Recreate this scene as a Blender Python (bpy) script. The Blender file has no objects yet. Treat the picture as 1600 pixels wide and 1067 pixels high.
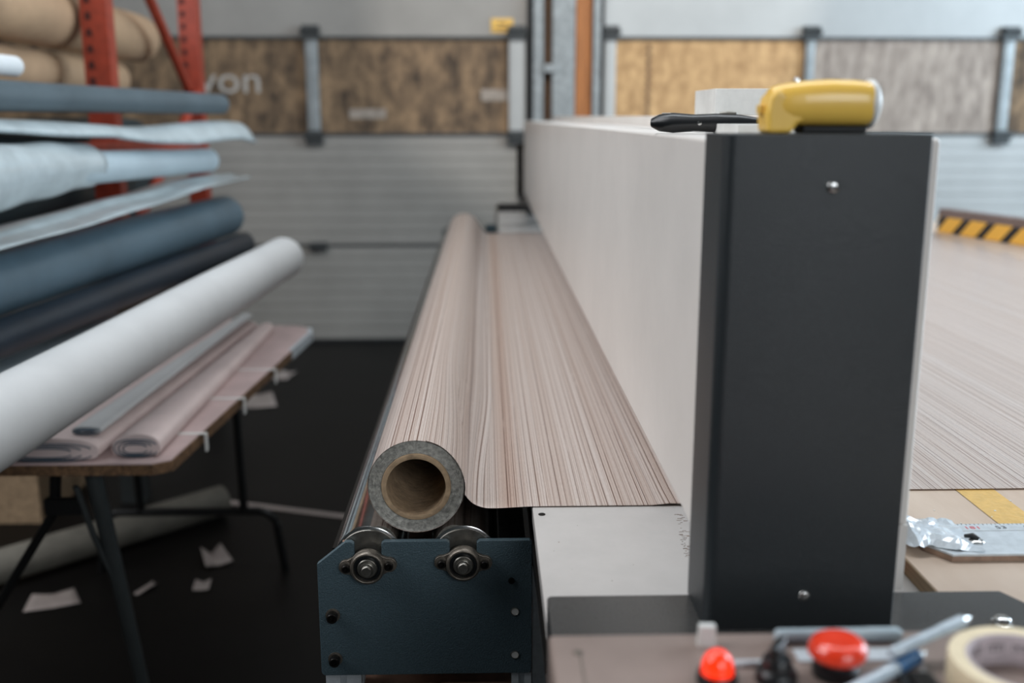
import bpy, bmesh, math, random
from mathutils import Vector, Matrix, noise
random.seed(7)
S = bpy.context.scene
COL = S.collection
pi = math.pi
# ------------------------------------------------------------------ camera
TH = math.radians(12.36); PS = math.atan(43/1600*math.cos(TH))
cam = bpy.data.objects.new('camera', bpy.data.cameras.new('camera')); COL.objects.link(cam)
cam.location = (0, 0, 1.45)
cam.rotation_euler = (pi/2 - TH, 0, -PS)
cam.data.sensor_width = 36; cam.data.lens = 36
cam.data.clip_start = .02
cam.data.dof.use_dof = True; cam.data.dof.focus_distance = 1.34; cam.data.dof.aperture_fstop = 2.7
S.camera = cam
# ------------------------------------------------------------------ world + lights
w = bpy.data.worlds.new('world'); S.world = w; w.use_nodes = True
w.node_tree.nodes['Background'].inputs[0].default_value = (.62, .74, .85, 1)
w.node_tree.nodes['Background'].inputs[1].default_value = .35
def area(name, loc, target, sx, sy, power, col):
    l = bpy.data.lights.new(name, 'AREA'); l.shape = 'RECTANGLE'; l.size = sx; l.size_y = sy; l.energy = power; l.color = col
    o = bpy.data.objects.new(name, l); COL.objects.link(o); o.location = loc
    o.rotation_euler = (Vector(target)-Vector(loc)).to_track_quat('-Z', 'Y').to_euler()
    return o
area('daylight_window_right', (5.45, 3.4, 2.6), (.6, 4.2, 1.0), 4.4, 2.2, 375, (.70, .86, 1))
area('daylight_bay_left', (-2.6, 1.2, 3.7), (.2, 2.4, 1.0), 2.2, 3.0, 125, (.95, .965, 1))
area('fill_behind_camera', (2.2, -3.8, 3.0), (1.2, 2, .9), 3.2, 2.0, 130, (.9, .95, 1))  # unseen fill added behind the camera to lift camera-facing surfaces
area('overhead_fill_right', (1.05, 2.6, 4.6), (1.0, 2.6, 0), .5, 5, 115, (.9, .95, 1))  # unseen overhead fill, added to brighten the sheet slope by the roll
sl = bpy.data.lights.new('door_patch_spot', 'SPOT'); sl.energy = 430; sl.spot_size = math.radians(31); sl.spot_blend = .06; sl.shadow_soft_size = .12; sl.color = (1, .97, .93)  # added spot, out of view, shaping the bright patch on the back doors
so = bpy.data.objects.new('door_patch_spot', sl); COL.objects.link(so); so.location = (1.8, 2.2, 4.6)
so.rotation_euler = (Vector((.8, 6.6, 2.5))-so.location).to_track_quat('-Z', 'Y').to_euler()
S.view_settings.view_transform = 'Standard'; S.view_settings.look = 'None'
S.view_settings.gamma = 1; S.view_settings.use_curve_mapping = False
S.view_settings.exposure = 0.0

# ------------------------------------------------------------------ materials
def lin(c):
    return tuple(((x/255)/12.92 if x/255 <= .04045 else ((x/255+.055)/1.055)**2.4) for x in c)
def mat(name, rgb, rough=.5, metal=0, nz=None, bump=None, spec=.5, rgb2=None, scale3=(1,1,1), emit=None, trans=0, alpha=1, coat=0):
    m = bpy.data.materials.new(name); m.use_nodes = True
    nt = m.node_tree; b = nt.nodes['Principled BSDF']
    c = lin(rgb); b.inputs['Base Color'].default_value = (*c, 1)
    b.inputs['Roughness'].default_value = rough; b.inputs['Metallic'].default_value = metal
    b.inputs['Specular IOR Level'].default_value = spec
    b.inputs['Transmission Weight'].default_value = trans; b.inputs['Alpha'].default_value = alpha
    b.inputs['Coat Weight'].default_value = coat
    tc = nt.nodes.new('ShaderNodeTexCoord'); mp = nt.nodes.new('ShaderNodeMapping'); mp.inputs['Scale'].default_value = scale3
    nt.links.new(tc.outputs['Object'], mp.inputs[0])
    if nz is None: nz = (14, .06)
    n = nt.nodes.new('ShaderNodeTexNoise'); n.inputs['Scale'].default_value = nz[0]; n.inputs['Detail'].default_value = 6; n.inputs['Roughness'].default_value = .65
    nt.links.new(mp.outputs[0], n.inputs[0])
    r = nt.nodes.new('ShaderNodeValToRGB'); nt.links.new(n.outputs[0], r.inputs[0])
    r.color_ramp.elements[0].position = .32; r.color_ramp.elements[1].position = .68
    if rgb2 is None:
        r.color_ramp.elements[0].color = (*[x*(1-nz[1]*2.2) for x in c], 1); r.color_ramp.elements[1].color = (*[min(1, x*(1+nz[1]*2.2)) for x in c], 1)
    else:
        r.color_ramp.elements[0].color = (*c, 1); r.color_ramp.elements[1].color = (*lin(rgb2), 1)
    nt.links.new(r.outputs[0], b.inputs['Base Color'])
    if bump:
        n2 = nt.nodes.new('ShaderNodeTexNoise'); n2.inputs['Scale'].default_value = bump[0]; n2.inputs['Detail'].default_value = 3
        nt.links.new(mp.outputs[0], n2.inputs[0])
        bp = nt.nodes.new('ShaderNodeBump'); bp.inputs['Strength'].default_value = bump[1]; bp.inputs['Distance'].default_value = .002
        nt.links.new(n2.outputs[0], bp.inputs['Height']); nt.links.new(bp.outputs[0], b.inputs['Normal'])
    if emit:
        b.inputs['Emission Color'].default_value = (*lin(emit[0]), 1); b.inputs['Emission Strength'].default_value = emit[1]
    return m
M = {}
M['slate'] = mat('slate_powder_coat', (32, 38, 41), .38, .0, (900, .12), (700, .35), spec=.6)
M['slate_plate'] = mat('slate_plate_coat', (68, 85, 92), .42, .0, (700, .14), (600, .5), spec=.4)
M['white_lam'] = mat('white_laminate', (226, 221, 215), .34, 0, (3, .03), spec=.45)
M['white_bed'] = mat('white_bed_laminate', (192, 188, 184), .22, 0, (5, .04), spec=.5)
M['chrome'] = mat('polished_steel', (200, 200, 198), .17, 1, (40, .08))
M['steel'] = mat('dull_steel', (150, 147, 140), .38, 1, (60, .12))
M['castiron'] = mat('cast_bearing_metal', (122, 115, 106), .45, .85, (120, .15), (200, .3))
M['black'] = mat('black_plastic', (22, 24, 26), .32, 0, (60, .1))
M['blacksteel'] = mat('black_oxide_steel', (38, 36, 34), .35, .8, (60, .1))
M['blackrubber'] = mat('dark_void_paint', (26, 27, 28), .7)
M['alu'] = mat('anodised_aluminium', (190, 195, 197), .3, .9, (80, .06))
M['alu_matt'] = mat('matt_aluminium', (196, 202, 206), .5, .25, (90, .05))
M['copper'] = mat('bronze_anodised_rail', (178, 140, 120), .35, .7, (30, .1))
M['card'] = mat('cardboard_core', (158, 134, 106), .85, 0, (60, .14), (140, .8))
M['rollend'] = mat('wound_vinyl_edges', (164, 162, 155), .6, 0, (160, .22), (260, .8))
M['vinylback'] = mat('vinyl_backing_paper', (180, 180, 176), .6)
M['floor'] = mat('sealed_dark_concrete', (14, 12, 11), .5, 0, (2.2, .2), (30, .15), spec=.2)
M['doorwhite'] = mat('painted_door_steel', (172, 172, 169), .42, 0, (1.6, .04), spec=.5)
M['wallgrey'] = mat('painted_wall', (120, 120, 118), .8)
M['galv'] = mat('galvanised_steel', (138, 142, 142), .5, .45, (30, .12))
M['hingemetal'] = mat('dirty_hinge_steel', (70, 72, 72), .5, .6)
M['osb_old'] = mat('weathered_strand_board', (44, 34, 27), .8, 0, (9, .2), (60, .6), rgb2=(150, 122, 92), scale3=(1, 1, .6))
M['osb_new'] = mat('fresh_strand_board', (150, 114, 74), .75, 0, (16, .2), (60, .5), rgb2=(200, 162, 114), scale3=(1, 1, .7))
M['ply_grey'] = mat('weathered_plywood', (122, 108, 98), .8, 0, (11, .2), (60, .5), rgb2=(182, 166, 152), scale3=(1.4, 1, .5))
M['woodpost'] = mat('orange_stained_timber', (158, 98, 48), .6, 0, (12, .12), scale3=(3, 3, .3))
M['woodold'] = mat('brown_timber', (98, 72, 50), .7, 0, (12, .25), scale3=(3, 3, .3))
M['orange'] = mat('orange_rack_paint', (146, 54, 34), .5, 0, (30, .12))
M['slot'] = mat('rack_slot_dark', (64, 22, 16), .8)
M['kraft'] = mat('kraft_paper', (166, 136, 106), .75, 0, (5, .08), (60, .3))
M['roll_slate'] = mat('slate_blue_vinyl', (82, 102, 113), .42, 0, (3, .08), spec=.4)
M['roll_slate2'] = mat('grey_blue_vinyl', (76, 87, 92), .5, 0, (3, .08), spec=.35)
M['roll_navy'] = mat('dark_navy_vinyl', (30, 40, 50), .4, 0, (3, .1), spec=.4)
M['roll_teal'] = mat('dark_teal_vinyl', (24, 42, 46), .5)
M['roll_ice'] = mat('pale_blue_vinyl', (168, 182, 188), .38, 0, (4, .05), spec=.45)
M['film'] = mat('cloudy_wrapping_film', (172, 182, 184), .28, 0, (9, .08), (14, .8), spec=.6, coat=.3)
M['roll_white'] = mat('matt_white_vinyl', (206, 208, 208), .55, 0, (3, .03), spec=.3)
M['deck'] = mat('grey_deck_board', (128, 124, 114), .7, 0, (8, .1))
M['deckedge'] = mat('brown_board_edge', (84, 72, 70), .7, 0, (20, .1))
M['pink'] = mat('pale_pink_vinyl', (216, 198, 194), .5, 0, (6, .05), spec=.35)
M['pinkdark'] = mat('pink_table_laminate', (190, 168, 165), .45, 0, (5, .08), spec=.4)
M['bluedark'] = mat('blue_grey_backing', (70, 84, 96), .5)
M['tablewood'] = mat('chipped_table_edge', (104, 78, 54), .7, 0, (70, .3))
M['legpaint'] = mat('dark_leg_paint', (62, 66, 66), .4, .3)
M['legblack'] = mat('black_leg_paint', (22, 22, 22), .4, .2)
M['paper'] = mat('scrap_paper', (170, 158, 152), .7)
M['ply'] = mat('table_plywood', (186, 162, 142), .55, 0, (6, .06), (40, .3), rgb2=(206, 186, 168), scale3=(1, .25, 1))
M['plyedge'] = mat('plywood_edge', (112, 92, 70), .7, 0, (60, .2), rgb2=(152, 128, 98), scale3=(.1, .1, 5))
M['yellowtape'] = mat('yellow_tape', (216, 176, 104), .45, 0, (60, .05), (120, .5))
M['cleartape'] = mat('crumpled_clear_tape', (208, 216, 222), .15, 0, (20, .06), (35, .8), spec=.8, coat=.6)
M['yellow'] = mat('yellow_plastic', (255, 204, 92), .34, 0, (10, .03), coat=.3)
M['whiteplastic'] = mat('white_plastic', (222, 222, 218), .35)
M['red'] = mat('red_button_plastic', (224, 58, 30), .22, 0, (10, .03), coat=.5)
M['redlit'] = mat('lit_red_lens', (210, 26, 12), .15, 0, (70, .15), emit=((255, 54, 8), 1.1), coat=.5)
M['panel'] = mat('painted_control_panel', (140, 124, 116), .35, 0, (9, .05), spec=.5)
M['tape'] = mat('masking_tape', (216, 200, 168), .6, 0, (30, .04))
M['tapecore'] = mat('tape_core_print', (184, 172, 174), .7, 0, (26, .1))
M['ink'] = mat('black_ink', (52, 52, 56), .6)
M['redink'] = mat('red_ink', (206, 70, 80), .6)
M['blue'] = mat('blue_grip', (36, 92, 140), .35)
M['clearpen'] = mat('frosted_clear_barrel', (176, 190, 200), .12, 0, (60, .05), spec=.8, coat=.5)
M['orangesticker'] = mat('orange_sticker', (236, 116, 52), .5)
M['sticker'] = mat('yellow_sticker', (222, 176, 84), .5)
M['bronze_top'] = mat('brown_rail_top', (116, 98, 92), .5)
M['plywoodtop'] = M['ply']
M['lettering'] = mat('grey_lettering', (176, 170, 162), .7)
M['glass'] = mat('window_glass', (230, 240, 245), .05, trans=1)
M['lime'] = mat('lime_tag', (186, 196, 60), .6)

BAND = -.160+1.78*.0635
def wood_vinyl():
    m = bpy.data.materials.new('striped_oak_vinyl'); m.use_nodes = True
    nt = m.node_tree; b = nt.nodes['Principled BSDF']; L = nt.links.new
    uv = nt.nodes.new('ShaderNodeUVMap')
    def nz(sx, sy, det, rough=.6):
        mp = nt.nodes.new('ShaderNodeMapping'); mp.inputs['Scale'].default_value = (sx, sy, 1); L(uv.outputs[0], mp.inputs[0])
        n = nt.nodes.new('ShaderNodeTexNoise'); n.inputs['Scale'].default_value = 1; n.inputs['Detail'].default_value = det; n.inputs['Roughness'].default_value = rough
        L(mp.outputs[0], n.inputs[0]); return n.outputs[0]
    def ramp(f, stops):
        r = nt.nodes.new('ShaderNodeValToRGB'); L(f, r.inputs[0]); e = r.color_ramp.elements
        while len(e) < len(stops): e.new(.5)
        for i, (p, c) in enumerate(stops): e[i].position = p; e[i].color = (*c, 1)
        return r.outputs[0]
    def mix(f, a, c, typ='MIX'):
        x = nt.nodes.new('ShaderNodeMix'); x.data_type = 'RGBA'; x.blend_type = typ
        if hasattr(f, 'links'): L(f, x.inputs[0])
        else: x.inputs[0].default_value = f
        L(a, x.inputs[6]); L(c, x.inputs[7]); return x.outputs[2]
    base = ramp(nz(100, .25, 5), [(.3, lin((186, 168, 157))), (.52, lin((199, 185, 176))), (.7, lin((206, 195, 188)))])
    sep = nt.nodes.new('ShaderNodeSeparateXYZ'); L(uv.outputs[0], sep.inputs[0])
    def mth(op, a, b_=None):
        n = nt.nodes.new('ShaderNodeMath'); n.operation = op
        for k, q in enumerate((a, b_)):
            if q is None: continue
            if hasattr(q, 'links'): L(q, n.inputs[k])
            else: n.inputs[k].default_value = q
        return n.outputs[0]
    def cells(f, wd, seed):
        wob = mth('MULTIPLY', mth('SUBTRACT', nz(30, 1.5, 1), .5), .0035)
        uu = mth('MULTIPLY', mth('ADD', mth('ADD', sep.outputs[0], 5+seed), wob), f)
        fl_ = mth('FLOOR', uu); fc = mth('FRACT', uu)
        wn = nt.nodes.new('ShaderNodeTexWhiteNoise'); wn.noise_dimensions = '1D'; L(fl_, wn.inputs['W'])
        wn2 = nt.nodes.new('ShaderNodeTexWhiteNoise'); wn2.noise_dimensions = '1D'; L(mth('ADD', fl_, 77.3), wn2.inputs['W'])
        pos = mth('ADD', mth('MULTIPLY', wn.outputs['Value'], .76), .12)
        d = mth('ABSOLUTE', mth('SUBTRACT', fc, pos))
        prof_ = mth('SUBTRACT', 1.0, mth('MINIMUM', mth('DIVIDE', d, wd), 1.0))
        dash = mth('MINIMUM', mth('MULTIPLY', mth('MAXIMUM', mth('SUBTRACT', nz(f*1.2, 7, 2), .24), 0.0), 6.0), 1.0)
        st = mth('ADD', mth('MULTIPLY', wn2.outputs['Value'], .7), .3)
        return mth('MULTIPLY', mth('MULTIPLY', mth('MINIMUM', mth('MULTIPLY', prof_, 2.4), 1.0), st), dash)
    dk = nt.nodes.new('ShaderNodeRGB'); dk.outputs[0].default_value = (*lin((96, 64, 50)), 1)
    c1 = mix(cells(112, .10, 0), base, dk.outputs[0])
    dk2 = nt.nodes.new('ShaderNodeRGB'); dk2.outputs[0].default_value = (*lin((158, 134, 121)), 1)
    c1 = mix(cells(310, .16, .37), c1, dk2.outputs[0])
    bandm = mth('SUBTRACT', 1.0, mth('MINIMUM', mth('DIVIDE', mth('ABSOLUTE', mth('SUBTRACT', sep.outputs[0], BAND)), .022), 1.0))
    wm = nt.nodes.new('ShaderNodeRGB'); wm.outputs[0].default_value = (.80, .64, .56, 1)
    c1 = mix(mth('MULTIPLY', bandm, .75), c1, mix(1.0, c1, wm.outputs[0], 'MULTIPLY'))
    fl = ramp(nz(1100, 80, 2), [(.38, (.86, .84, .83)), (.6, (1.0, 1.0, 1.0))])
    c2 = mix(.7, c1, fl, 'MULTIPLY')
    L(c2, b.inputs['Base Color'])
    b.inputs['Roughness'].default_value = .3; b.inputs['Specular IOR Level'].default_value = .6
    bp = nt.nodes.new('ShaderNodeBump'); bp.inputs['Strength'].default_value = .35; bp.inputs['Distance'].default_value = .0006
    L(nz(700, 30, 2), bp.inputs['Height']); L(bp.outputs[0], b.inputs['Normal'])
    return m
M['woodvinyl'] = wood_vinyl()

def hazard():
    m = bpy.data.materials.new('hazard_stripes'); m.use_nodes = True
    nt = m.node_tree; b = nt.nodes['Principled BSDF']; L = nt.links.new
    uv = nt.nodes.new('ShaderNodeUVMap'); sp = nt.nodes.new('ShaderNodeSeparateXYZ'); L(uv.outputs[0], sp.inputs[0])
    ad = nt.nodes.new('ShaderNodeMath'); ad.operation = 'SUBTRACT'; L(sp.outputs[0], ad.inputs[0]); L(sp.outputs[1], ad.inputs[1])
    mu = nt.nodes.new('ShaderNodeMath'); mu.operation = 'MULTIPLY'; mu.inputs[1].default_value = 1/.14; L(ad.outputs[0], mu.inputs[0])
    fr = nt.nodes.new('ShaderNodeMath'); fr.operation = 'FRACT'; L(mu.outputs[0], fr.inputs[0])
    gt = nt.nodes.new('ShaderNodeMath'); gt.operation = 'GREATER_THAN'; gt.inputs[1].default_value = .66; L(fr.outputs[0], gt.inputs[0])
    x = nt.nodes.new('ShaderNodeMix'); x.data_type = 'RGBA'; L(gt.outputs[0], x.inputs[0])
    x.inputs[6].default_value = (*lin((232, 176, 72)), 1); x.inputs[7].default_value = (*lin((26, 26, 28)), 1)
    L(x.outputs[2], b.inputs['Base Color']); b.inputs['Roughness'].default_value = .5
    return m
M['hazard'] = hazard()

# ------------------------------------------------------------------ mesh helpers
W = {}
def worldloc(o): return W.get(o.name, Vector((0, 0, 0)))
def box(bm, x0, x1, y0, y1, z0, z1):
    r = bmesh.ops.create_cube(bm, size=1)
    bmesh.ops.scale(bm, vec=(x1-x0, y1-y0, z1-z0), verts=r['verts'])
    bmesh.ops.translate(bm, vec=((x0+x1)/2, (y0+y1)/2, (z0+z1)/2), verts=r['verts'])
    return r['verts']
def ring(c, ax, r, n, ph=0):
    ax = ax.normalized(); u = ax.orthogonal().normalized() if abs(ax.z) < .9 else Vector((1, 0, 0))
    if abs(ax.z) < .9: u = Vector((0, 0, 1)).cross(ax).normalized()
    v = ax.cross(u)
    return [c + u*r*math.cos(2*pi*i/n+ph) + v*r*math.sin(2*pi*i/n+ph) for i in range(n)]
def tube(bm, pts, r, n=20, cap=True, closed=False):
    pts = [Vector(p) for p in pts]; rs = r if isinstance(r, (list, tuple)) else [r]*len(pts)
    rings = []
    for i, p in enumerate(pts):
        if i == 0: ax = pts[1]-pts[0]
        elif i == len(pts)-1: ax = pts[-1]-pts[-2]
        else: ax = (pts[i]-pts[i-1]).normalized()+(pts[i+1]-pts[i]).normalized()
        rings.append([bm.verts.new(q) for q in ring(p, ax, max(rs[i], 1e-5), n)])
    for a, b in zip(rings, rings[1:]):
        for i in range(n): bm.faces.new((a[i], a[(i+1) % n], b[(i+1) % n], b[i]))
    if cap: bm.faces.new(rings[0][::-1]); bm.faces.new(rings[-1])
def lathe(bm, base, ax, prof, n=32, closed=False):
    """prof = [(r, h)] along ax from base"""
    base = Vector(base); ax = Vector(ax).normalized(); rings = []
    for r, h in prof: rings.append([bm.verts.new(q) for q in ring(base+ax*h, ax, max(r, 1e-5), n)])
    pr = list(zip(rings, rings[1:]))
    if closed: pr.append((rings[-1], rings[0]))
    for a, b in pr:
        for i in range(n): bm.faces.new((a[i], a[(i+1) % n], b[(i+1) % n], b[i]))
    if not closed:
        if prof[0][0] > 1e-4: bm.faces.new(rings[0][::-1])
        if prof[-1][0] > 1e-4: bm.faces.new(rings[-1])
def prism(bm, poly, axis, a, b):
    """poly of 2D points; axis 'x': (y,z) 'y': (x,z) 'z': (x,y)"""
    def P(p, t):
        return {'x': (t, p[0], p[1]), 'y': (p[0], t, p[1]), 'z': (p[0], p[1], t)}[axis]
    va = [bm.verts.new(P(p, a)) for p in poly]; vb = [bm.verts.new(P(p, b)) for p in poly]
    n = len(poly)
    bm.faces.new(va); bm.faces.new(vb[::-1])
    for i in range(n): bm.faces.new((va[i], vb[i], vb[(i+1) % n], va[(i+1) % n]))
def sheet(bm, fn, us, vs, thick=0, uvf=None):
    g = [[bm.verts.new(fn(u, v)) for v in vs] for u in us]
    uvl = bm.loops.layers.uv.verify() if uvf else None
    for i in range(len(us)-1):
        for j in range(len(vs)-1):
            f = bm.faces.new((g[i][j], g[i+1][j], g[i+1][j+1], g[i][j+1]))
            if uvf:
                for l, (a, b) in zip(f.loops, ((i, j), (i+1, j), (i+1, j+1), (i, j+1))): l[uvl].uv = uvf(us[a], vs[b])
def fr(a, b, n): return [a+(b-a)*i/(n-1) for i in range(n)]
def obj(name, bm, m, parent=None, smooth=True, bevel=0, solid=0, recalc=True, origin=None):
    if recalc: bmesh.ops.recalc_face_normals(bm, faces=bm.faces)
    me = bpy.data.meshes.new(name); bm.to_mesh(me); bm.free()
    o = bpy.data.objects.new(name, me); COL.objects.link(o)
    for mm in (m if isinstance(m, (list, tuple)) else [m]): me.materials.append(mm)
    xs = [v.co for v in me.vertices]
    lo = Vector([min(v[i] for v in xs) for i in range(3)]); hi = Vector([max(v[i] for v in xs) for i in range(3)])
    base = Vector(((lo.x+hi.x)/2, (lo.y+hi.y)/2, lo.z)) if origin is None else Vector(origin)
    me.transform(Matrix.Translation(-base)); W[o.name] = base
    if parent is not None:
        o.parent = parent; o.location = base-worldloc(parent)
    else: o.location = base
    if smooth:
        for p in me.polygons: p.use_smooth = True
        try:
            me.set_sharp_from_angle(angle=math.radians(38))
        except Exception: pass
    if solid:
        md = o.modifiers.new('solid', 'SOLIDIFY'); md.thickness = solid; md.offset = -1
    if bevel:
        md = o.modifiers.new('bevel', 'BEVEL'); md.width = bevel; md.segments = 3; md.limit_method = 'ANGLE'; md.angle_limit = math.radians(40)
        md.harden_normals = True
    return o
def tag(o, label, cat, group=None):
    o['label'] = label; o['category'] = cat
    if group: o['group'] = group
    return o
def thing(name, loc, label, cat, group=None):
    o = bpy.data.objects.new(name, None); COL.objects.link(o); o.location = loc; o.empty_display_size = .05
    W[o.name] = Vector(loc); return tag(o, label, cat, group)
def struct(o): o['kind'] = 'structure'; return o
def B(name, m, x0, x1, y0, y1, z0, z1, parent=None, bevel=0, smooth=True):
    bm = bmesh.new(); box(bm, x0, x1, y0, y1, z0, z1); return obj(name, bm, m, parent, smooth, bevel)
def text(name, body, size, loc, rot, m, parent, ext=.0005, sx=1):
    c = bpy.data.curves.new(name, 'FONT'); c.body = body; c.size = size; c.extrude = ext; c.align_x = 'CENTER'; c.align_y = 'CENTER'
    t = bpy.data.objects.new(name, c); COL.objects.link(t)
    dg = bpy.context.evaluated_depsgraph_get(); me = bpy.data.meshes.new_from_object(t.evaluated_get(dg))
    bpy.data.objects.remove(t)
    o = bpy.data.objects.new(name, me); COL.objects.link(o); me.materials.clear(); me.materials.append(m)
    o.rotation_euler = rot; o.scale = (sx, 1, 1); o.parent = parent
    o.location = Vector(loc)-(worldloc(parent) if parent else Vector()); W[o.name] = Vector(loc)
    return o

# ------------------------------------------------------------------ room shell
YW = 6.6
struct(B('floor', M['floor'], -5, 5.8, -5, 6.9, -.1, 0))
struct(B('ceiling', M['wallgrey'], -5, 5.8, -5, 6.9, 4.9, 5))
struct(B('wall_left', M['wallgrey'], -5.1, -5, -5, 6.9, 0, 4.9))
struct(B('wall_behind', M['wallgrey'], -5, 5.8, -5.1, -5, 0, 4.9))
def wall_with_window():
    bm = bmesh.new(); X0, X1 = 5.6, 5.8
    box(bm, X0, X1, -5, .8, 0, 4.9); box(bm, X0, X1, 5.6, 6.9, 0, 4.9); box(bm, X0, X1, .8, 5.6, 0, 1.4); box(bm, X0, X1, .8, 5.6, 3.8, 4.9)
    struct(obj('wall_right', bm, M['wallgrey'], smooth=False))
    bm = bmesh.new()
    for y in (.8, 2.0, 3.2, 4.4, 5.55): box(bm, 5.62, 5.7, y, y+.05, 1.4, 3.8)
    box(bm, 5.62, 5.7, .8, 5.6, 1.4, 1.45); box(bm, 5.62, 5.7, .8, 5.6, 3.75, 3.8)
    struct(obj('window_1', bm, M['alu_matt'], smooth=False))
wall_with_window()
# wall around the two overhead doors
bm = bmesh.new()
box(bm, -5, -4.0, YW, YW+.2, 0, 4.9); box(bm, .27, .75, YW+.06, YW+.2, 0, 4.9); box(bm, 5.2, 5.8, YW, YW+.2, 0, 4.9); box(bm, -4, 5.2, YW+.06, YW+.2, 3.6, 4.9)
struct(obj('wall_back', bm, M['woodold'], smooth=False))

def ribbed(bm, x0, x1, z0, z1, y, pitch=.076):
    """door skin with shallow horizontal ribs; front faces -y"""
    z = z0+.006; pts = [(z0, y)]
    n = max(1, int(round((z1-z0)/pitch)))
    p = (z1-z0)/n
    poly = [(y+.045, z0), (y+.006, z0), (y, z0+.006)]
    for i in range(1, n):
        zc = z0+p*i
        poly += [(y, zc-.008), (y+.006, zc-.004), (y+.006, zc+.004), (y, zc+.008)]
    poly += [(y, z1-.006), (y+.006, z1), (y+.045, z1)]
    prism(bm, poly, 'x', x0, x1)
def door(name, x0, x1, stiles, sheets, paint):
    bm = bmesh.new()
    ribbed(bm, x0, x1, .02, .63, YW+.02); ribbed(bm, x0, x1, .645, 1.335, YW+.02)
    prism(bm, [(YW+.065, 1.935), (YW+.026, 1.935), (YW+.02, 1.942), (YW+.02, 2.55), (YW+.065, 2.55)], 'x', x0, x1)
    box(bm, x0, x1, YW+.02, YW+.065, 2.565, 3.6)
    box(bm, x0, x1, YW+.05, YW+.065, 1.335, 1.935)
    d = struct(obj(name, bm, paint, smooth=False))
    for (a, b, m, nm) in sheets:
        B(nm, m, a, b, YW+.03, YW+.05, 1.352, 1.922, d)
    bm = bmesh.new(); box(bm, x0, x1, YW+.008, YW+.05, 1.335, 1.352); box(bm, x0, x1, YW+.008, YW+.05, 1.922, 1.938); box(bm, x0, x1, YW+.022, YW+.06, .629, .646)
    obj('panel_rail', bm, M['hingemetal'], d)
    B('bottom_seal', M['blackrubber'], x0, x1, YW+.01, YW+.065, 0, .022, d)
    for xs, wd, mm in stiles:
        bm = bmesh.new()
        poly = [(xs-wd/2, YW+.03), (xs-wd/2, YW-.004), (xs-wd/2+.01, YW-.008), (xs+wd/2-.01, YW-.008), (xs+wd/2, YW-.004), (xs+wd/2, YW+.03)]
        prism(bm, poly, 'z', 1.34, 1.935)
        st = obj('stile', bm, mm, d)
        for zc in (1.33, 1.965) + ((.64,) if xs == stiles[0][0] and name == 'door_1' else ()):
            bm = bmesh.new(); h = .05 if zc > 1 else .03
            box(bm, xs-.052, xs+.052, YW-.024, YW+.02, zc-h, zc+h*.75)
            tube(bm, [(xs-.06, YW-.028, zc), (xs+.06, YW-.028, zc)], .016, 12)
            for sx in (-.03, .03): tube(bm, [(xs+sx, YW-.036, zc+h*.5), (xs+sx, YW-.02, zc+h*.5)], .008, 8)
            obj('hinge', bm, M['hingemetal'], d)
    return d
d1 = door('door_1', -4.0, .27, [(-1.07, .075, M['galv']), (.205, .10, M['doorwhite'])], [(-4.0, .16, M['osb_old'], 'board_panel')], mat('dimmed_grey_door_paint', (146, 141, 134), .45, 0, (1.6, .05), spec=.5))  # grey paint darkened further to stand in for weaker light here
d2 = door('door_2', .75, 5.2, [(2.04, .055, M['galv']), (3.30, .07, M['galv']), (.785, .07, M['doorwhite']), (4.4, .07, M['galv'])],
          [(.82, 2.01, M['osb_new'], 'board_panel'), (2.07, 3.26, M['ply_grey'], 'board_panel'), (3.34, 5.2, M['osb_old'], 'board_panel')], M['doorwhite'])
text('lettering', 'von', .235, (-1.585, YW+.028, 1.67), (pi/2, 0, 0), M['lettering'], d1, .001, 1.15)
for z in ((1.70), (1.55)):
    pass
B('yellow_sticker', M['sticker'], .045, .18, YW+.012, YW+.0195, 1.962, 2.045, d1)
bm = bmesh.new(); box(bm, .085, .14, YW+.008, YW+.0125, 2.01, 2.02); box(bm, .065, .16, YW+.008, YW+.0125, 1.985, 1.991)
obj('sticker_print', bm, M['tablewood'], d1)
bm = bmesh.new(); box(bm, -.85, -.62, YW+.026, YW+.03, 1.44, 1.50); box(bm, -.02, .155, YW+.026, YW+.03, 1.55, 1.62)
obj('pale_scrape', bm, mat('scraped_paint', (150, 138, 126), .8, 0, (20, .15)), d1, smooth=False)
bm = bmesh.new()
for q in range(11): box(bm, 1.02, 1.045, YW+.026, YW+.0305, 1.42+q*.044, 1.42+q*.044+.03)
obj('stamped_text', bm, M['woodold'], d2, smooth=False)
# posts, tracks and column between the doors
struct(B('trim_1', M['galv'], .42, .56, YW-.06, YW+.05, 0, 3.6, bevel=.006))          # grey column
struct(B('trim_2', M['woodpost'], .568, .665, YW-.03, YW+.06, 0, 3.6))
struct(B('trim_3', M['woodold'], .375, .42, YW+.0, YW+.06, 0, 3.6))
def track(name, x0, x1):
    bm = bmesh.new()
    poly = [(x0, YW+.05), (x0, YW-.06), (x1, YW-.06), (x1, YW-.045), (x0+.012, YW-.045), (x0+.012, YW+.05)]
    prism(bm, poly, 'z', 0, 3.6)
    box(bm, x1-.01, x1, YW-.06, YW-.03, 0, 3.6)
    return struct(obj(name, bm, M['galv'], smooth=False))
track('trim_4', .305, .375); track('trim_5', .675, .73)
for x in (.30, .345, .64, .70):
    pass
bm = bmesh.new()
for z in (1.0, 1.72, 2.2): box(bm, .37, .46, YW-.075, YW-.06, z, z+.05)
struct(obj('trim_6', bm, M['galv'], bevel=.003))
struct(B('gap_shade_strip', M['blackrubber'], .27, .305, YW-.01, YW+.06, 0, 3.6))  # dark strip standing in for the shaded gap beside the track

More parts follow.
